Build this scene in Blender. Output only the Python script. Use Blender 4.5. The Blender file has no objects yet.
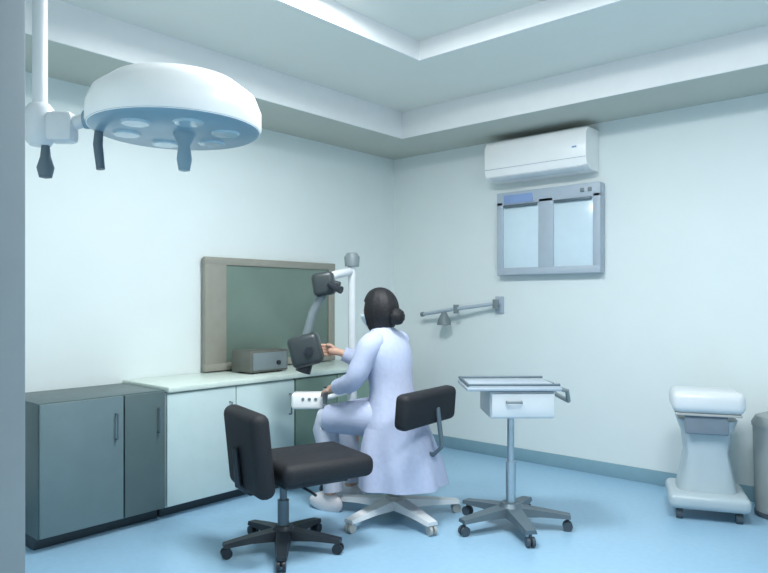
import bpy, bmesh, math, random
from mathutils import Vector, Matrix
random.seed(4)
PI = math.pi
scene = bpy.context.scene
COL = scene.collection

# ---------------------------------------------------------------- frame of the room
# the far corner is the origin: the left wall runs along -Y (x = 0), the right wall along +X (y = 0)
F_PX, CX, HY = 675.0, 384.0, 300.0
CAM = Vector((4.13, -4.84, 1.3))
TH = math.radians(41.3)
RGT = Vector((math.cos(TH), math.sin(TH), 0)); FWD = Vector((-math.sin(TH), math.cos(TH), 0))
def place(xc, yc, z=0.0):
    return Vector((CAM.x, CAM.y, 0)) + RGT*xc + FWD*yc + Vector((0, 0, z))
def heading(xc, yc):
    d = RGT*xc + FWD*yc
    return math.atan2(d.y, d.x)

# ---------------------------------------------------------------- materials
def lin(c):
    return tuple(((v/255.0)/12.92 if v/255.0 <= .04045 else ((v/255.0+.055)/1.055)**2.4) for v in c)
def mat(name, rgb, rough=.5, metal=0.0, var=.04, scale=14.0, bump=0.0, coat=0.0, emit=None):
    m = bpy.data.materials.new(name); m.use_nodes = True
    nt = m.node_tree; b = nt.nodes['Principled BSDF']
    c = lin(rgb)
    tc = nt.nodes.new('ShaderNodeTexCoord'); nz = nt.nodes.new('ShaderNodeTexNoise')
    nz.inputs['Scale'].default_value = scale; nz.inputs['Detail'].default_value = 4
    nt.links.new(tc.outputs['Object'], nz.inputs['Vector'])
    rp = nt.nodes.new('ShaderNodeValToRGB')
    rp.color_ramp.elements[0].position = .3; rp.color_ramp.elements[1].position = .7
    rp.color_ramp.elements[0].color = (*[max(0, v*(1-var)) for v in c], 1)
    rp.color_ramp.elements[1].color = (*[min(1, v*(1+var)) for v in c], 1)
    nt.links.new(nz.outputs['Fac'], rp.inputs['Fac']); nt.links.new(rp.outputs['Color'], b.inputs['Base Color'])
    b.inputs['Roughness'].default_value = rough; b.inputs['Metallic'].default_value = metal
    b.inputs['Coat Weight'].default_value = coat
    if bump:
        bp = nt.nodes.new('ShaderNodeBump'); bp.inputs['Strength'].default_value = bump; bp.inputs['Distance'].default_value = .01
        nt.links.new(nz.outputs['Fac'], bp.inputs['Height']); nt.links.new(bp.outputs['Normal'], b.inputs['Normal'])
    if emit:
        b.inputs['Emission Color'].default_value = (*lin(emit[0]), 1); b.inputs['Emission Strength'].default_value = emit[1]
    return m
M = dict(
    wall=mat('wall_paint', (228, 236, 236), .55, var=.012, scale=3),
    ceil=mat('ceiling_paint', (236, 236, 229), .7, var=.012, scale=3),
    soffit=mat('soffit_shade_tone', (196, 199, 190), .7, var=.012, scale=3),  # ceiling paint darkened: the shade under the soffit is in the colour
    fascia=mat('cove_trim_white', (240, 240, 240), .5, var=.01),
    jamb=mat('jamb_grey_blue', (150, 162, 168), .5, var=.02),
    floor=mat('blue_vinyl_floor', (152, 190, 216), .32, var=.035, scale=30),
    skirt=mat('teal_blue_skirting', (134, 168, 182), .45, var=.03),
    slate=mat('slate_grey_laminate', (104, 124, 129), .42, var=.05, scale=6),
    slated=mat('deep_slate_laminate', (84, 102, 104), .42, var=.05, scale=6),
    plinth=mat('dark_plinth', (52, 64, 72), .5),
    pale=mat('pale_teal_laminate', (196, 214, 214), .4, var=.02),
    sage=mat('sage_grey_laminate', (122, 146, 134), .4, var=.04, scale=5),
    top=mat('light_worktop', (214, 226, 218), .3, var=.03, scale=60),
    taupe=mat('taupe_frame', (150, 148, 138), .45, var=.04),
    screen=mat('grey_green_screen', (112, 130, 121), .3, var=.10, scale=2.5),
    grey=mat('mid_grey_plastic', (120, 132, 136), .4),
    taupedark=mat('dark_taupe_plastic', (98, 100, 94), .45),
    white=mat('white_plastic', (252, 252, 252), .3, var=.01, coat=.2),
    offwhite=mat('off_white_enamel', (220, 224, 228), .3, var=.015, coat=.2),
    bluegrey=mat('blue_grey_lamp_face', (134, 164, 180), .3, var=.03),
    lens=mat('lamp_lens', (170, 196, 208), .12, var=.02, coat=.5),
    dark=mat('black_upholstery', (27, 28, 34), .68, var=.12, scale=90, bump=.15),
    blackp=mat('black_plastic', (36, 42, 50), .4, var=.06),
    scope=mat('dark_grey_optics_shell', (58, 66, 68), .38, var=.05),
    chrome=mat('brushed_chrome', (190, 200, 206), .28, .9, var=.03),
    gunmetal=mat('grey_metal', (96, 112, 122), .4, .3, var=.04),
    rubber=mat('grey_rubber', (70, 82, 92), .6),
    lavframe=mat('lavender_grey_frame', (176, 188, 200), .4, var=.02),
    panel=mat('pale_blue_viewing_panel', (214, 232, 242), .2, var=.015, coat=.3),
    bluefilm=mat('blue_film_strip', (140, 164, 208), .3, var=.05),
    coat=mat('lavender_white_coat', (184, 192, 218), .8, var=.04, scale=40, bump=.15),
    trousers=mat('pale_trousers', (190, 196, 212), .8, var=.04, scale=40, bump=.1),
    shoe=mat('pale_shoe', (216, 214, 218), .5),
    skin=mat('skin', (206, 164, 142), .5, var=.04, scale=30),
    hair=mat('dark_hair', (18, 17, 22), .62, var=.3, scale=60, bump=.3),
    mask=mat('pale_mask', (206, 220, 232), .8, var=.03, scale=60),
    eye=mat('eye_white', (226, 226, 226), .2), iris=mat('iris_dark', (40, 30, 26), .2),
    beige=mat('grey_beige_plastic', (176, 178, 176), .45, var=.03),
    cartgrey=mat('cool_grey_enamel', (176, 190, 197), .35, var=.02, coat=.2), bingrey=mat('bin_grey', (148, 156, 157), .45, var=.03),
    screenoff=mat('grey_display', (110, 124, 138), .2, var=.05, coat=.4),
    lamp=mat('lit_diffuser', (240, 250, 255), .5, emit=((240, 250, 255), 3.0)),
)

# ---------------------------------------------------------------- mesh helpers
def bx(bm, c, s, bev=.006, rot=None, seg=2):
    t = bmesh.new(); bmesh.ops.create_cube(t, size=1)
    for v in t.verts: v.co = Vector((v.co.x*s[0], v.co.y*s[1], v.co.z*s[2]))
    b = min(bev, min(s)*.45)
    if b > 0: bmesh.ops.bevel(t, geom=t.edges[:], offset=b, segments=seg, profile=.5, affect='EDGES')
    mt = Matrix.Translation(Vector(c)) @ (rot.to_4x4() if rot else Matrix.Identity(4))
    t.transform(mt); merge(bm, t)
def merge(bm, t):
    me = bpy.data.meshes.new('tmp'); t.to_mesh(me); t.free(); bm.from_mesh(me); bpy.data.meshes.remove(me)
def tube(bm, pts, r, n=12, cap=True):
    pts = [Vector(p) for p in pts]; rs = r if isinstance(r, (list, tuple)) else [r]*len(pts)
    rings = []; up = None
    for i, p in enumerate(pts):
        d = (pts[min(i+1, len(pts)-1)] - pts[max(i-1, 0)]).normalized()
        if up is None:
            up = Vector((0, 0, 1)) if abs(d.z) < .9 else Vector((1, 0, 0))
        a = d.cross(up).normalized(); b = a.cross(d).normalized(); up = b
        rings.append([bm.verts.new(p + a*math.cos(2*PI*k/n)*rs[i] + b*math.sin(2*PI*k/n)*rs[i]) for k in range(n)])
    for i in range(len(rings)-1):
        for k in range(n):
            bm.faces.new((rings[i][k], rings[i][(k+1) % n], rings[i+1][(k+1) % n], rings[i+1][k]))
    if cap:
        bm.faces.new(rings[0][::-1]); bm.faces.new(rings[-1])
def lathe(bm, prof, n=32, c=(0, 0, 0), sx=1, sy=1, wob=None):
    c = Vector(c); rings = []
    for (r, z) in prof:
        if r < 1e-5: rings.append([bm.verts.new(c + Vector((0, 0, z)))]); continue
        ring = []
        for k in range(n):
            a = 2*PI*k/n; q = r*(1 + (wob(a, z) if wob else 0))
            ring.append(bm.verts.new(c + Vector((q*math.cos(a)*sx, q*math.sin(a)*sy, z))))
        rings.append(ring)
    for A, B in zip(rings, rings[1:]):
        for k in range(n):
            k2 = (k+1) % n
            if len(A) == 1 and len(B) == 1: continue
            if len(A) == 1: bm.faces.new((A[0], B[k], B[k2]))
            elif len(B) == 1: bm.faces.new((A[k], A[k2], B[0]))
            else: bm.faces.new((A[k], A[k2], B[k2], B[k]))
    for R_ in (rings[0], rings[-1]):
        if len(R_) > 2 and not wob:
            try: bm.faces.new(R_)
            except ValueError: pass
def obj(name, bm, m, parent=None, smooth=True, loc=None, rotz=None):
    bmesh.ops.recalc_face_normals(bm, faces=bm.faces[:])
    me = bpy.data.meshes.new(name); bm.to_mesh(me); bm.free()
    me.materials.append(m)
    if smooth:
        for p in me.polygons: p.use_smooth = True
        me.set_sharp_from_angle(angle=math.radians(38))
    o = bpy.data.objects.new(name, me); COL.objects.link(o)
    if parent: o.parent = parent
    if loc is not None: o.location = loc
    if rotz is not None: o.rotation_euler.z = rotz
    return o
def thing(name, label, cat, loc, rotz=0, group=None):
    o = bpy.data.objects.new(name, None); COL.objects.link(o); o.empty_display_size = .1
    o.location = loc; o.rotation_euler = (0, 0, rotz); o['label'] = label; o['category'] = cat
    if group: o['group'] = group
    return o
def part(name, m, parent, *shapes, label=None):
    bm = bmesh.new()
    for s in shapes: s(bm)
    o = obj(name, bm, m, parent)
    if label: o['label'] = label
    return o
def B(c, s, bev=.006, rot=None, seg=2): return lambda bm: bx(bm, c, s, bev, rot, seg)
def T(pts, r, n=12): return lambda bm: tube(bm, pts, r, n)
def L(prof, n=32, c=(0, 0, 0), **k): return lambda bm: lathe(bm, prof, n, c, **k)
def struct(name, m, *shapes, parent=None):
    o = part(name, m, parent, *shapes)
    o['kind'] = 'structure'
    return o
def RX(a): return Matrix.Rotation(a, 3, 'X')
def RY(a): return Matrix.Rotation(a, 3, 'Y')
def RZ(a): return Matrix.Rotation(a, 3, 'Z')

# ---------------------------------------------------------------- the room
XE, YE, H1, H2, H3 = 5.6, -4.4, 2.62, 2.83, 2.95
W1, W2 = .61, 1.46
struct('floor', M['floor'], B((2.8, -3.1, -.05), (5.9, 6.5, .1), 0))
struct('wall_left', M['wall'], B((-.075, -2.2, 1.5), (.15, 4.7, 3.0), 0))
struct('wall_right', M['wall'], B((2.8, .075, 1.5), (5.9, .15, 3.0), 0))
struct('wall_rear', M['wall'], B((XE+.075, -2.2, 1.5), (.15, 4.4, 3.0), 0))
struct('wall_front', M['wall'], B((1.38, YE-.075, 1.5), (2.76, .15, 3.0), 0), B((5.2, YE-.075, 1.5), (.8, .15, 3.0), 0), B((3.8, YE-.075, 2.75), (2.1, .15, .5), 0))
struct('trim_1', M['jamb'], B((2.80, YE-.06, 1.25), (.09, .216, 2.5), .006))
def ring(z0, z1, a, b):       # a rectangular band between insets a and b
    def f(bm):
        z, h = (z0+z1)/2, z1-z0
        bx(bm, (XE/2, -(a+b)/2, z), (XE-2*a, b-a, h), 0)
        bx(bm, (XE/2, YE+(a+b)/2, z), (XE-2*a, b-a, h), 0)
        bx(bm, ((a+b)/2, YE/2, z), (b-a, -YE-2*b, h), 0)
        bx(bm, (XE-(a+b)/2, YE/2, z), (b-a, -YE-2*b, h), 0)
    return f
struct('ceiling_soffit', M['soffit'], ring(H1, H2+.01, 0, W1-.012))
struct('trim_2', M['fascia'], ring(H1-.004, H2+.004, W1-.012, W1))
struct('ceiling_step', M['ceil'], ring(H2, H3+.01, W1, W2-.012))
struct('trim_3', M['fascia'], ring(H2-.003, H3+.004, W2-.012, W2))
struct('ceiling', M['ceil'], B((XE/2, YE/2, H3+.05), (XE, -YE, .1), 0))
struct('baseboard_right', M['skirt'], B((2.8, -.006, .05), (5.6, .012, .10), .003))
struct('baseboard_left', M['skirt'], B((.006, -2.2, .05), (.012, 4.4, .10), .003))

# unseen panels added in the raised tray to light the room
lamp0 = None
for i, (x, y) in enumerate([(2.0, -2.56), (3.6, -2.56)]):
    t = bpy.data.objects.new('added_light_panel', None); COL.objects.link(t); t['kind'] = 'structure'
    t.location = (x, y, H3)
    part('light_frame', M['fascia'], t, B((0, .31, -.012), (.64, .02, .024), .003), B((0, -.31, -.012), (.64, .02, .024), .003),
         B((.31, 0, -.012), (.02, .6, .024), .003), B((-.31, 0, -.012), (.02, .6, .024), .003))
    part('diffuser', M['lamp'], t, B((0, 0, -.006), (.6, .6, .01), .002))
    l = bpy.data.lights.new('panel_light', 'AREA'); l.shape = 'SQUARE'; l.size = .6; l.energy = (47, 38)[i]; l.color = (.95, .99, 1.0)
    lo = bpy.data.objects.new('panel_light', l); COL.objects.link(lo); lo.location = (x, y, H3-.02)

# ---------------------------------------------------------------- fitted furniture on the left wall
def cab_box(name, label, y0, y1, body, doors, height=.75, depth=.52, handle=True):
    t = thing(name, label, 'cabinet', (0.02, (y0+y1)/2, 0), 0)
    w = abs(y1-y0)-.006
    part('body', body, t, B((depth/2, 0, .07+(height-.07)/2), (depth-.03, w, height-.07), .004))
    part('plinth', M['plinth'], t, B((depth/2-.04, 0, .035), (depth-.09, w-.01, .07), .003))
    yy = -w/2
    for (fr, m) in doors:
        dw = w*fr
        d = part('door', m, t, B((depth-.006, yy+dw/2, .07+(height-.07)/2), (.02, dw-.008, height-.085), .004))
        if handle:
            part('handle', M['gunmetal'], d, T([(depth+.004, yy+dw-.05, height-.10), (depth+.028, yy+dw-.05, height-.10), (depth+.028, yy+dw-.05, height-.24), (depth+.004, yy+dw-.05, height-.24)], .005, 8))
        yy += dw
    return t
cab_box('base_cabinet', 'dark slate grey floor cabinet at the left end of the counter', -3.42, -2.70, M['slated'], [(.64, M['slate']), (.36, M['slated'])], height=.77)
cab_box('base_cabinet', 'pale teal base cabinet between the dark slate cabinet and the black chair', -2.70, -1.70, M['pale'], [(.5, M['pale']), (.5, M['pale'])])
cab_box('base_cabinet', 'sage grey base cabinet behind the black chair under the screen', -1.70, -.45, M['sage'], [(.33, M['sage']), (.34, M['sage']), (.33, M['sage'])], handle=False)
wt = part('worktop', M['top'], None, B((.285, -1.575, .77), (.55, 2.24, .034), .006))
wt['label'] = 'light greenish worktop running along the left wall over the pale cabinets'; wt['category'] = 'worktop'

# large grey-green screen
t = thing('wall_screen', 'large grey-green wall screen in a taupe frame above the worktop', 'screen', (.012, -1.48, 1.20))
part('back_shell', M['taupe'], t, B((.02, 0, 0), (.04, 1.26, .80), .008))
part('frame', M['taupe'], t, B((.045, 0, .378), (.03, 1.28, .055), .006), B((.045, 0, -.378), (.03, 1.28, .055), .006),
     B((.045, .60, 0), (.03, .07, .72), .006), B((.045, -.545, 0), (.03, .18, .72), .006))
part('screen_panel', M['screen'], t, B((.043, 0, 0), (.012, 1.12, .71), .002))
# box on the worktop
t = thing('equipment_box', 'dark taupe equipment box on the worktop behind the black chair back', 'device', (.28, -1.80, .787), 0)
part('housing', M['taupedark'], t, B((0, 0, .085), (.22, .34, .15), .012))
part('front_panel', M['grey'], t, B((.112, 0, .085), (.008, .30, .12), .003))
part('knob', M['blackp'], t, T([(.112, .07, .07), (.13, .07, .07)], .016, 16))
for sx in (-1, 1):
    for sy in (-1, 1):
        part('rubber_foot', M['rubber'], t, B((sx*.08, sy*.11, .006), (.03, .03, .012), .003))

# ---------------------------------------------------------------- right wall: air conditioner, film viewer, swing arm
t = thing('wall_mounted_air_conditioner', 'long white wall-mounted air conditioner unit high on the right wall', 'air conditioner', (1.58, 0, 2.255))
prof = [(-.002, 0), (-.14, .0), (-.205, .03), (-.222, .08), (-.222, .265), (-.195, .305), (-.002, .31)]
def acbody(bm):
    n = len(prof); e = []
    for x in (-.43, -.42, .42, .43):
        k = .985 if abs(x) > .425 else 1
        e.append([bm.verts.new((x, p[0]*k if p[0] < -.01 else p[0], .155+(p[1]-.155)*k)) for p in prof])
    for A, C in zip(e, e[1:]):
        for i in range(n): bm.faces.new((A[i], A[(i+1) % n], C[(i+1) % n], C[i]))
    bm.faces.new(e[0]); bm.faces.new(e[-1][::-1])
part('housing', M['white'], t, acbody)
part('louvre', M['offwhite'], t, B((0, -.174, .012), (.78, .066, .010), .003, RX(-.43)), label='narrow white air outlet flap')
part('intake_grille', M['offwhite'], t, *[B((0, -.06-.025*i, .312), (.78, .012, .004), .001) for i in range(5)])
part('seam_line', M['lavframe'], t, B((0, -.2225, .085), (.855, .004, .004), .001))
part('status_light', M['bluefilm'], t, B((.34, -.222, .165), (.035, .004, .012), .001))

t = thing('film_viewer', 'two-panel film viewer with lavender-grey frame below the air conditioner', 'film viewer', (1.62, 0, 1.50))
part('housing', M['lavframe'], t, B((0, -.035, .335), (.88, .066, .67), .012))
part('frame', M['lavframe'], t, B((0, -.076, .615), (.88, .022, .11), .008), B((0, -.076, .03), (.88, .022, .06), .008),
     B((-.41, -.076, .32), (.06, .022, .55), .008), B((.41, -.076, .32), (.06, .022, .55), .008), B((0, -.076, .32), (.13, .022, .55), .008))
for x in (-.2225, .2225):
    part('viewing_panel', M['panel'], t, B((x, -.071, .31), (.325, .008, .53), .002))
    part('film_clip', M['gunmetal'], t, B((x, -.091, .555), (.30, .014, .022), .004))
part('film_strip', M['bluefilm'], t, B((-.24, -.0905, .61), (.26, .006, .07), .002), label='blue strip at the upper left corner')
for x in (.30, .36):
    part('switch', M['grey'], t, B((x, -.09, .62), (.03, .012, .03), .003))

t = thing('wall_swing_arm', 'thin grey swing arm with small hanging head on the right wall beside the person', 'wall arm', (1.16, 0, 1.26))
part('wall_plate', M['lavframe'], t, B((0, -.008, .0), (.08, .016, .14), .005))
part('arm', M['lavframe'], t, T([(0, -.01, .01), (0, -.07, .01), (-.36, -.12, -.035), (-.72, -.10, -.085)], .016, 10))
part('joint', M['grey'], t, T([(0, -.07, -.03), (0, -.07, .045)], .026, 16))
part('joint', M['grey'], t, T([(-.36, -.12, -.075), (-.36, -.12, .0)], .024, 16))
part('hanging_head', M['grey'], t, L([(0, -.02), (.02, -.02), (.055, -.09), (.062, -.13), (.0, -.135)], 20, (-.49, -.115, -.045)))
part('end_cap', M['grey'], t, T([(-.72, -.10, -.085), (-.75, -.099, -.089)], .021, 12))

# ---------------------------------------------------------------- exam lamp at upper left
base = place((40-CX)/F_PX*2.45, 2.45)
head = place((176-CX)/F_PX*2.45, 2.45)
ang = math.atan2((head-base).y, (head-base).x); dist = (head-base).length
t = thing('surgical_lamp', 'white domed surgical lamp hanging from the ceiling at upper left', 'lamp', (base.x, base.y, 0), ang)
zt = H1 if base.y < YE+W1 or base.x < W1 else H2
part('ceiling_mount', M['offwhite'], t, L([(0, zt), (.11, zt), (.11, zt-.02), (.05, zt-.07), (0, zt-.07)], 28))
part('drop_tube', M['offwhite'], t, T([(0, 0, zt-.05), (0, 0, 1.98)], .026, 18))
part('swivel_joint', M['offwhite'], t, L([(0, 1.86), (.035, 1.86), (.05, 1.88), (.05, 1.99), (.035, 2.01), (0, 2.01)], 24), B((.08, 0, 1.925), (.10, .08, .11), .02))
part('brake_knob', M['gunmetal'], t, L([(0, 1.74), (.022, 1.745), (.03, 1.78), (.018, 1.82), (.014, 1.86), (0, 1.86)], 18, (.02, 0, 0)))
part('arm', M['offwhite'], t, T([(.10, 0, 1.935), (dist-.29, 0, 1.965)], [.026, .022], 16))
part('yoke', M['bluegrey'], t, T([(dist-.33, 0, 1.955), (dist-.30, 0, 1.955), (dist-.27, 0, 1.965)], .034, 14))
part('positioning_handle', M['gunmetal'], t, T([(dist-.27, -.02, 1.925), (dist-.275, -.02, 1.86), (dist-.265, -.02, 1.77)], [.014, .017, .015], 12))
hd = part('lamp_head', M['white'], t, L([(.30, 1.915), (.306, 1.93), (.305, 1.985), (.285, 2.035), (.22, 2.085), (.12, 2.11), (0, 2.115)], 48, (dist, 0, 0)), label='white domed lamp housing')
part('lamp_face', M['bluegrey'], t, L([(.302, 1.918), (.285, 1.906), (.08, 1.903), (0, 1.903)], 48, (dist, 0, 0)), label='blue grey underside')
for k in range(6):
    a = 2*PI*k/6
    part('lens', M['lens'], t, L([(0, -.006), (.045, -.004), (.055, .006), (0, .01)], 24, (dist+.18*math.cos(a), .18*math.sin(a), 1.902)))
part('sterile_handle', M['bluegrey'], t, L([(0, 1.765), (.02, 1.77), (.027, 1.81), (.021, 1.86), (.04, 1.90), (.04, 1.918), (0, 1.918)], 24, (dist+.03, 0, 0)))

# ---------------------------------------------------------------- castor bases
def star_base(t, mleg, mcap, R_=.30, n=5, z=.085, a0=0.3, hubr=.045, wide=.022, hubm=None):
    part('hub', hubm or mleg, t, L([(0, z-.035), (hubr, z-.03), (hubr, z+.02), (hubr*.7, z+.045), (0, z+.045)], 24))
    for k in range(n):
        a = a0+2*PI*k/n; r = RZ(a)
        def leg(bm, a=a):
            e = [(.03, wide*1.25, z+.028, z-.025), (R_*.55, wide, z+.012, z-.02), (R_, wide*.75, z-.008, z-.028)]
            rr = []
            for (x, w, zt_, zb) in e:
                rr.append([bm.verts.new(RZ(a) @ Vector(q)) for q in ((x, -w, zb), (x, w, zb), (x, w*.8, zt_), (x, -w*.8, zt_))])
            for A, C in zip(rr, rr[1:]):
                for i in range(4): bm.faces.new((A[i], A[(i+1) % 4], C[(i+1) % 4], C[i]))
            bm.faces.new(rr[0][::-1]); bm.faces.new(rr[-1])
        lo = part('base_leg', mleg, t, leg)
        p = r @ Vector((R_-.015, 0, 0)); q = r @ Vector((0, 1, 0))
        part('castor', mcap, lo, T([p+Vector((0, 0, .027))-q*.022, p+Vector((0, 0, .027))-q*.006], .027, 18), T([p+Vector((0, 0, .027))+q*.006, p+Vector((0, 0, .027))+q*.022], .027, 18),
             T([p+Vector((0, 0, .027)), p+Vector((0, 0, z-.02))], .009, 10))

# ---------------------------------------------------------------- black chair, front left
t = thing('office_chair', 'black padded swivel chair with five-star base, left of the person', 'chair', place(-.525, 3.52), heading(.85, .53))
part('seat', M['dark'], t, B((.165, 0, .43), (.52, .47, .115), .045, None, 4))
part('seat_pan', M['blackp'], t, B((.12, 0, .362), (.36, .32, .025), .01))
part('backrest', M['dark'], t, B((-.19, 0, .54), (.10, .45, .42), .045, RY(-.10), 4))
part('back_bracket', M['blackp'], t, T([(.02, 0, .352), (-.18, 0, .325), (-.242, 0, .37), (-.26, 0, .56)], [.018, .02, .02, .016], 12))
part('gas_column', M['gunmetal'], t, T([(0, 0, .10), (0, 0, .26)], .03, 18), T([(0, 0, .25), (0, 0, .355)], .019, 18))
part('height_lever', M['blackp'], t, T([(.05, 0, .345), (.06, -.20, .34), (.06, -.26, .335)], .007, 8))
star_base(t, M['blackp'], M['blackp'], .31, 5, a0=.5, hubr=.06, wide=.036)

# ---------------------------------------------------------------- seated person and stool
fx, fy = -.82, .57
PH = heading(fx, fy); PP = place(.066, 4.06)
t = thing('doctor_stool', 'swivel stool with black backrest and pale star base under the seated person', 'stool', PP, PH)
part('seat', M['dark'], t, L([(0, .425), (.17, .425), (.195, .445), (.195, .475), (.17, .497), (0, .50)], 40))
part('backrest', M['dark'], t, B((-.25, .045, .685), (.095, .56, .20), .036, RY(-.08), 4))
part('back_bracket', M['gunmetal'], t, T([(-.05, 0, .415), (-.27, 0, .405), (-.325, 0, .46), (-.295, 0, .68)], .014, 12))
part('gas_column', M['chrome'], t, T([(0, 0, .11), (0, 0, .28)], .027, 18), T([(0, 0, .27), (0, 0, .43)], .018, 18))
star_base(t, M['offwhite'], M['beige'], .40, 5, a0=.2, hubr=.065, wide=.046, hubm=M['beige'])

def skin_mesh(chains, sub=2):
    """chains: list of (verts [(co, r)], edges) -> evaluated bmesh of a skinned skeleton"""
    me = bpy.data.meshes.new('sk'); vs, es, rs, roots = [], [], [], []
    for (v, e) in chains:
        o = len(vs); roots.append(o)
        vs += [q[0] for q in v]; rs += [q[1] for q in v]; es += [(a+o, b+o) for a, b in e]
    me.from_pydata(vs, es, [])
    ob = bpy.data.objects.new('sk', me); COL.objects.link(ob)
    md = ob.modifiers.new('s', 'SKIN'); md.use_smooth_shade = True
    sv = me.skin_vertices[0].data if me.skin_vertices else None
    if sv is None:
        bpy.context.view_layer.objects.active = ob
        bpy.ops.object.modifier_remove(modifier='s'); bpy.ops.object.modifier_add(type='SKIN')
        sv = me.skin_vertices[0].data
    for i, r in enumerate(rs):
        sv[i].radius = (r, r) if not isinstance(r, tuple) else r
        sv[i].use_root = i in roots
    ss = ob.modifiers.new('u', 'SUBSURF'); ss.levels = sub; ss.render_levels = sub
    dg = bpy.context.evaluated_depsgraph_get(); dg.update()
    ev = ob.evaluated_get(dg); m2 = ev.to_mesh()
    bm = bmesh.new(); bm.from_mesh(m2); ev.to_mesh_clear()
    bpy.data.objects.remove(ob); bpy.data.meshes.remove(me)
    return bm
def chain(pts): return (pts, [(i, i+1) for i in range(len(pts)-1)])

Lsh, Lel, Lwr = (.065, .155, 1.05), (.13, .235, .82), (.335, .15, .765)
Rsh, Rel, Rwr = (.065, -.155, 1.05), (.25, -.19, .86), (.45, -.03, .965)
sk = [((0, 0, .60), .12), ((.02, 0, .74), .10), ((.05, 0, .92), .115), ((.07, 0, 1.04), .09), ((.085, 0, 1.11), .05), ((.10, 0, 1.17), .05),
      (Lsh, .052), (Lel, .040), (Lwr, .028), (Rsh, .052), (Rel, .040), (Rwr, .028),
      ((.03, .09, .585), .085), ((.42, .125, .545), .058), ((.37, .125, .12), .038), ((.47, .13, .055), .032),
      ((.03, -.09, .585), .085), ((.43, -.125, .545), .058), ((.40, -.125, .12), .038), ((.50, -.13, .055), .032)]
ed = [(0, 1), (1, 2), (2, 3), (3, 4), (4, 5), (3, 6), (6, 7), (7, 8), (3, 9), (9, 10), (10, 11), (0, 12), (12, 13), (13, 14), (14, 15), (0, 16), (16, 17), (17, 18), (18, 19)]
def hand(wr, el, d, palm_n, side):
    d = Vector(d).normalized(); n = Vector(palm_n).normalized(); s = d.cross(n).normalized()*side
    w = Vector(wr); ch = [chain([(w.lerp(Vector(el), .45), .030), (w.lerp(Vector(el), .2), .027), (w, .025), (w+d*.045, .030), (w+d*.08, .027)])]
    for k in range(4):
        off = (k-1.5)*.019; ln = (.066, .076, .070, .055)[k]
        p0 = w+d*.045+s*off; p1 = w+d*.09+s*off*1.05
        p2 = p1+d*ln*.45+n*ln*.18; p3 = p2+d*ln*.22+n*ln*.32
        ch.append(chain([(p0, .0115), (p1, .011), (p2, .010), (p3, .0095)]))
    b = w+d*.03-s*.02
    ch.append(chain([(b-d*.01+s*.01, .013), (b+d*.03-s*.018+n*.012, .012), (b+d*.058-s*.020+n*.03, .0105)]))
    return ch
def limb(*ids): return chain([sk[i] for i in ids])
chains = [limb(0, 1, 2, 3, 4, 5), chain([((.07, 0, 1.03), .06)] + [sk[i] for i in (6, 7, 8)]), chain([((.07, 0, 1.03), .06)] + [sk[i] for i in (9, 10, 11)]),
          chain([((-.02, .05, .60), .08)] + [sk[i] for i in (12, 13, 14, 15)]), chain([((-.02, -.05, .60), .08)] + [sk[i] for i in (16, 17, 18, 19)])] + hand(Lwr, Lel, (.9, -.25, -.25), (0, -.3, -1), 1) + hand(Rwr, Rel, (.85, .5, .15), (-.4, .8, -.1), -1)
bmb = skin_mesh(chains)
# head: skull with jaw, nose and ears
HC = Vector((.122, 0, 1.23))
hb = bmesh.new(); bmesh.ops.create_uvsphere(hb, u_segments=40, v_segments=28, radius=1)
for v in hb.verts:
    x, y, z = v.co
    w = 1.0 - .28*max(0, -z)**1.4
    fxx = x*.098*(1 - .12*max(0, -z)*(1 if x < 0 else 0)); yy = y*.076*w; zz = z*.122
    if x > .6 and abs(y) < .35:                                  # face: brow, nose, mouth
        k = max(0, 1-abs(y)/.16)
        if -.38 < z < .05: fxx += .024*k*max(0, 1-abs(z+.26)/.30)
        if -.02 < z < .18: fxx -= .004
        if -.62 < z < -.48: fxx += .005*max(0, 1-abs(y)/.3)
    v.co = HC + Vector((fxx, yy, zz))
merge(bmb, hb)
for s in (-1, 1):
    eb = bmesh.new(); bmesh.ops.create_uvsphere(eb, u_segments=14, v_segments=10, radius=1)
    for v in eb.verts: v.co = HC + Vector((-.005+v.co.x*.018, s*.074+v.co.y*.010, -.018+v.co.z*.030))
    merge(bmb, eb)
per = obj('person', bmb, M['skin'], None, loc=PP, rotz=PH)
rm = per.modifiers.new('remesh', 'REMESH'); rm.mode = 'VOXEL'; rm.voxel_size = .0042; rm.use_smooth_shade = True
sm = per.modifiers.new('smooth', 'SMOOTH'); sm.factor = .4; sm.iterations = 3
dg = bpy.context.evaluated_depsgraph_get(); dg.update()
me2 = bpy.data.meshes.new_from_object(per.evaluated_get(dg)); per.modifiers.clear(); per.data = me2
for p in me2.polygons: p.use_smooth = True
bb = bmesh.new(); bb.from_mesh(me2); left = set(bb.verts); isl = []
while left:
    st = [left.pop()]; g = list(st)
    while st:
        for e_ in st.pop().link_edges:
            for v_ in e_.verts:
                if v_ in left: left.discard(v_); st.append(v_); g.append(v_)
    isl.append(g)
isl.sort(key=len)
for g in isl[:-1]:
    if len(g) < 400: bmesh.ops.delete(bb, geom=g, context='VERTS')
bb.to_mesh(me2); bb.free()
if not me2.materials: me2.materials.append(M['skin'])
per['label'] = 'person with dark hair in a pale lavender coat seated facing left at the microscope'; per['category'] = 'person'
def garment(name, m, bm, thick=None):
    o = obj(name, bm, m, per); return o
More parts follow.
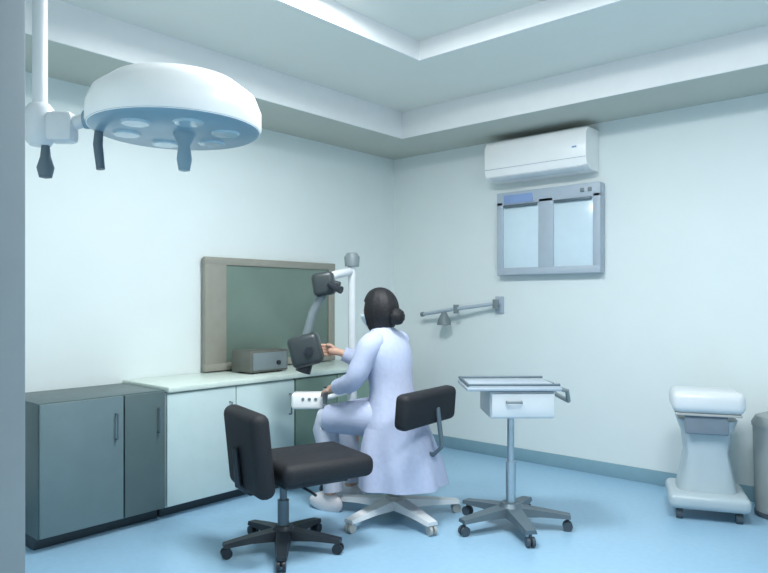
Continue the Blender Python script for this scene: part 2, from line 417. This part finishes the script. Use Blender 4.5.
# coat: lofted torso, sleeves, cloth over the lap and a tail hanging behind the seat
bmc = bmesh.new()
def loft(bm, rings, n=48, a0=0.0, a1=2*PI, fold=None):
    closed = abs(a1-a0-2*PI) < 1e-6; cols = n if closed else n+1; rr = []
    for (z, x, rx, ry) in rings:
        ring = []
        for k in range(cols):
            a = a0+(a1-a0)*k/n; q = 1+(fold(a, z) if fold else 0)
            ring.append(bm.verts.new((x+rx*q*math.cos(a), ry*q*math.sin(a), z)))
        rr.append(ring)
    for A, C in zip(rr, rr[1:]):
        for k in range(n if not closed else cols):
            k2 = (k+1) % cols
            bm.faces.new((A[k], A[k2], C[k2], C[k]))
def crease(a, z): return .012*math.sin(a*4+z*26)*(1 if z < .98 else .3)+.006*math.sin(a*9-z*40)
loft(bmc, [(.50, -.005, .185, .215), (.56, -.005, .185, .215), (.62, 0, .165, .195), (.70, .012, .135, .165), (.78, .025, .122, .150), (.86, .038, .125, .160), (.94, .05, .13, .178),
           (1.0, .06, .125, .188), (1.05, .067, .112, .180), (1.085, .073, .092, .150), (1.11, .079, .075, .105), (1.135, .083, .060, .066)], fold=crease)
def fold(a, z): return (.60-z)*(.10*math.sin(a*9+z*4)+.09*math.sin(a*5+1))
A0 = math.radians(62)
loft(bmc, [(.59, -.005, .178, .207), (.53, -.006, .196, .222), (.46, -.012, .225, .245), (.38, -.02, .25, .265), (.30, -.03, .268, .275), (.215, -.035, .28, .284)], n=60, a0=A0, a1=2*PI-A0, fold=fold)
def sleeve(bm, sh, el, wr):
    sh, el, wr = Vector(sh), Vector(el), Vector(wr); ins = Vector((.06, sh.y*.55, sh.z-.01))
    pts, rs = [], []
    for (p, q, r0, r1) in ((ins, sh, .060, .073), (sh, el, .073, .060), (el, wr, .060, .047)):
        for k in range(5):
            f = k/5; pts.append(p.lerp(q, f)); rs.append(r0+(r1-r0)*f+.003*math.sin(len(pts)*2.1))
    pts.append(wr); rs.append(.047)
    for _ in range(2):
        pts = [pts[0]]+[(pts[i-1]+pts[i]*2+pts[i+1])/4 for i in range(1, len(pts)-1)]+[pts[-1]]
    tube(bm, pts, rs, 20)
sleeve(bmc, Lsh, Lel, Vector(Lel).lerp(Vector(Lwr), .90)); sleeve(bmc, Rsh, Rel, Vector(Rel).lerp(Vector(Rwr), .90))
for s_ in (-1, 1):
    tube(bmc, [(-.02, s_*.095, .59), (.10, s_*.105, .592), (.20, s_*.112, .588), (.30, s_*.122, .578), (.40, s_*.126, .565)], [.085, .108, .106, .097, .088], 24)
coat = garment('coat', M['coat'], bmc)
bm = bmesh.new()
tube(bm, [(.052, 0, 1.135), (.075, 0, 1.11), (.115, 0, 1.085)], [.058, .072, .07], 24)
garment('collar', M['coat'], bm)
for s, x0 in ((1, 0), (-1, .03)):
    bm = bmesh.new(); tube(bm, [(.34, s*.125, .555), (.43+x0*.3, s*.125, .55), (.435+x0, s*.125, .50), (.405+x0, s*.125, .34), (.375+x0, s*.125, .12)], [.074, .080, .082, .066, .060], 20)
    garment('trouser_leg', M['trousers'], bm)
    bm = bmesh.new(); bmesh.ops.create_uvsphere(bm, u_segments=24, v_segments=16, radius=1)
    for v in bm.verts:
        q = v.co.copy(); zz = max(q.z, -.55)
        v.co = Vector((.43+x0+q.x*.13, s*.13+q.y*.046*(1+.15*q.x), .042+zz*.075*(1-.35*max(0, q.x))))
    garment('shoe', M['shoe'], bm)
# hair: cap to the nape with a low bun
bm = bmesh.new(); bmesh.ops.create_uvsphere(bm, u_segments=48, v_segments=32, radius=1)
for v in bm.verts:
    x, y, z = v.co
    strand = .0025*math.sin(math.atan2(y, x)*34)
    q = Vector((x*(.122+strand), y*(.106+strand), z*(.140 if z > 0 else .150)))
    if x > .42: q.x = .42*.122 + (x-.42)*.085 - (.052 if z < .30 else 0)*min(1, (x-.42)*4)
    v.co = HC + Vector((-.012, 0, .008)) + q
hair = garment('hair', M['hair'], bm)
bm = bmesh.new(); bmesh.ops.create_uvsphere(bm, u_segments=24, v_segments=16, radius=1)
for v in bm.verts: v.co = HC + Vector((-.135, 0, -.03)) + Vector((v.co.x*.048, v.co.y*.055, v.co.z*.052))*(1+.03*math.sin(v.co.z*14))
b2 = obj('hair_bun', bm, M['hair'], hair)
# mask and eyes
bm = bmesh.new(); bmesh.ops.create_uvsphere(bm, u_segments=32, v_segments=20, radius=1)
bmesh.ops.delete(bm, geom=[v for v in bm.verts if v.co.x < .12 or v.co.z > -.05 or v.co.z < -.95], context='VERTS')
for v in bm.verts: v.co = HC + Vector((v.co.x*.122, v.co.y*.080, v.co.z*.118))
mk = garment('face_mask', M['mask'], bm); so = mk.modifiers.new('t', 'SOLIDIFY'); so.thickness = .003
for s in (-1, 1):
    bm = bmesh.new(); bmesh.ops.create_uvsphere(bm, u_segments=16, v_segments=12, radius=.0115, matrix=Matrix.Translation(HC+Vector((.077, s*.031, .004))))
    e = obj('eye', bm, M['eye'], per)
    bm = bmesh.new(); bmesh.ops.create_uvsphere(bm, u_segments=12, v_segments=8, radius=.006, matrix=Matrix.Translation(HC+Vector((.084, s*.0315, .004))))
    obj('iris', bm, M['iris'], e)

# ---------------------------------------------------------------- floor-stand microscope in front of the person
cb = place(-.225, 4.74)
t = thing('microscope_stand', 'floor-standing microscope with dark optical head in front of the person', 'microscope', cb, heading(-1, 0))
def loc_of(px, py, y):          # a point seen in the picture's frame, in the stand's own axes (x: to the left, y: towards the camera)
    xc = (px-CX)/F_PX*y
    return Vector((-(xc+.225), -(y-4.74)*1.0, 1.3+(HY-py)/F_PX*y))
star_base(t, M['offwhite'], M['rubber'], .27, 4, a0=.8, hubr=.06, wide=.03)
part('column', M['offwhite'], t, T([(0, 0, .10), (0, 0, .80)], .034, 20), T([(0, 0, .78), (0, 0, 1.54)], .026, 20))
part('column_cap', M['grey'], t, L([(0, 1.53), (.05, 1.535), (.055, 1.60), (.035, 1.63), (0, 1.63)], 24))
e1 = loc_of(324, 284, 4.30); e2 = loc_of(306, 350, 4.30)
part('arm', M['offwhite'], t, T([(0, 0, 1.50), (0.02, .02, 1.50), (e1.x-.04, e1.y-.16, 1.46), (e1.x+.0, e1.y-.02, 1.36)], [.024, .03, .027, .022], 14))
mid = (e1+e2)/2
hd = part('optical_head', M['scope'], t, B(e1, (.14, .14, .15), .03, RY(.15), 3), T([e1+Vector((-.03, -.02, .01)), e1+Vector((-.10, .005, -.005))], [.024, .02], 16))
for s in (-.032, .032):
    part('eyepiece', M['blackp'], hd, T([e1+Vector((-.04, .05+s, .0)), e1+Vector((-.085, .075+s, -.03)), e1+Vector((-.115, .09+s, -.04))], [.018, .018, .024], 16))
part('link', M['grey'], t, T([e1+Vector((0, 0, -.05)), mid+Vector((.015, 0, .03)), e2+Vector((0, 0, .08))], [.03, .026, .03], 16))
lb = part('camera_body', M['scope'], t, B(e2, (.20, .17, .20), .035, RY(.25), 3))
part('objective_lens', M['blackp'], lb, T([e2+Vector((.0, 0, -.08)), e2+Vector((.02, 0, -.14))], [.045, .05], 20))
part('focus_knob', M['blackp'], lb, T([e2+Vector((-.03, .07, 0)), e2+Vector((-.03, .105, 0))], .026, 18))
c1 = loc_of(309, 400, 4.30)
part('control_box', M['white'], t, T([(0, 0, c1.z), (c1.x-.08, c1.y-.05, c1.z)], .016, 12), B(c1, (.21, .14, .10), .018, None, 3), label='white control box on a side arm')
part('button', M['grey'], t, *[T([c1+Vector((-.05+.04*k, .068, .015)), c1+Vector((-.05+.04*k, .074, .015))], .010, 12) for k in range(3)])
# dark hand control held by the person
hp = place(.066, 4.06) + Vector((math.cos(PH), math.sin(PH), 0))*.44 + Vector((-math.sin(PH), math.cos(PH), 0))*.125
t = thing('hand_control', 'small dark hand control held in the hand of the seated person', 'hand control', (hp.x, hp.y, .70), PH)
part('grip', M['grey'], t, L([(0, -.05), (.014, -.048), (.017, 0), (.020, .035), (.014, .05), (0, .052)], 18))
part('button', M['blackp'], t, B((.0, 0, .055), (.014, .014, .008), .002))

# ---------------------------------------------------------------- trolley at right of the person
t = thing('instrument_trolley', 'pale instrument trolley on a dark grey castor base, right of the person', 'trolley', place(.725, 3.86), heading(.02, -1))
# local axes: x towards the camera, y to the right
part('table_top', M['lavframe'], t, B((0, -.02, .815), (.40, .52, .022), .008))
part('rim', M['gunmetal'], t, T([(.19, -.27, .838), (.19, .23, .838)], .007, 8), T([(-.19, -.27, .838), (-.19, .23, .838)], .007, 8), T([(-.19, -.27, .838), (.19, -.27, .838)], .007, 8))
part('push_handle', M['grey'], t, T([(.15, .23, .815), (.15, .28, .80), (.14, .29, .745), (-.14, .29, .745), (-.15, .28, .80), (-.15, .23, .815)], .013, 10))
part('drawer_box', M['offwhite'], t, B((0, .03, .725), (.34, .36, .15), .012))
d = part('drawer', M['offwhite'], t, B((.176, .03, .725), (.016, .345, .13), .006))
part('handle', M['grey'], d, T([(.184, -.06, .745), (.205, -.06, .745), (.205, .02, .745), (.184, .02, .745)], .007, 8))
part('column', M['chrome'], t, T([(0, 0, .10), (0, 0, .38)], .028, 20), T([(0, 0, .37), (0, 0, .66)], .02, 20))
star_base(t, M['gunmetal'], M['rubber'], .33, 5, a0=.12, z=.10, hubr=.075, wide=.045)

# ---------------------------------------------------------------- white unit by the right wall
t = thing('medical_cart', 'white wheeled medical unit with grey display near the right wall', 'medical device', place(1.965, 4.12), heading(-.35, -1))
part('base', M['cartgrey'], t, B((0, 0, .11), (.42, .44, .09), .035, None, 4))
for sx in (-1, 1):
    for sy in (-1, 1):
        part('castor', M['rubber'], t, T([(sx*.15, sy*.16-.018, .032), (sx*.15, sy*.16+.018, .032)], .032, 18), T([(sx*.15, sy*.16, .03), (sx*.15, sy*.16, .08)], .010, 10))
def tower(bm):
    lv = [(.15, .15, .17), (.24, .135, .15), (.38, .115, .125), (.50, .12, .14), (.58, .14, .17)]
    rr = []
    for z, hx, hy in lv:
        pts = []
        for k in range(24):
            a = 2*PI*k/24; cx_, sy_ = math.cos(a), math.sin(a)
            f = (abs(cx_)**4+abs(sy_)**4)**-.25
            pts.append(bm.verts.new((-.02+hx*cx_*f, hy*sy_*f, z)))
        rr.append(pts)
    for A, C in zip(rr, rr[1:]):
        for k in range(24): bm.faces.new((A[k], A[(k+1) % 24], C[(k+1) % 24], C[k]))
    bm.faces.new(rr[0][::-1]); bm.faces.new(rr[-1])
part('tower', M['cartgrey'], t, tower)
part('display', M['screenoff'], t, B((.118, -.01, .565), (.03, .24, .13), .012, RY(-.25)), label='grey display panel')
part('lid', M['offwhite'], t, B((-.01, 0, .69), (.34, .40, .13), .045, None, 4))
part('lid_seam', M['beige'], t, B((-.01, 0, .618), (.30, .36, .016), .005))
t = thing('waste_bin', 'grey pedal bin cut by the right edge beside the white unit', 'bin', place(2.38, 4.06), heading(-.4, -1))
part('bin_body', M['bingrey'], t, L([(0, .01), (.125, .01), (.13, .03), (.145, .54), (0, .54)], 36))
part('lid', M['bingrey'], t, L([(.15, .54), (.152, .56), (.13, .60), (.06, .625), (0, .63)], 36))
part('pedal', M['gunmetal'], t, B((.155, 0, .03), (.07, .07, .012), .004))
part('base_ring', M['rubber'], t, L([(.128, 0), (.134, .004), (.134, .03), (.127, .034)], 36))

# ---------------------------------------------------------------- camera, world, view
cd = bpy.data.cameras.new('camera'); cd.sensor_width = 36; cd.lens = F_PX/768*36; cd.shift_y = (HY-286.5)/768; cd.clip_start = .05
co = bpy.data.objects.new('camera', cd); COL.objects.link(co)
co.location = CAM; co.rotation_euler = (PI/2, 0, TH); scene.camera = co
w = bpy.data.worlds.new('world'); scene.world = w; w.use_nodes = True
w.node_tree.nodes['Background'].inputs['Color'].default_value = (.90, .96, 1.0, 1)
w.node_tree.nodes['Background'].inputs['Strength'].default_value = .55
scene.view_settings.view_transform = 'Standard'; scene.view_settings.look = 'None'
scene.view_settings.gamma = 1; scene.view_settings.exposure = 0.30
scene.view_settings.use_curve_mapping = False
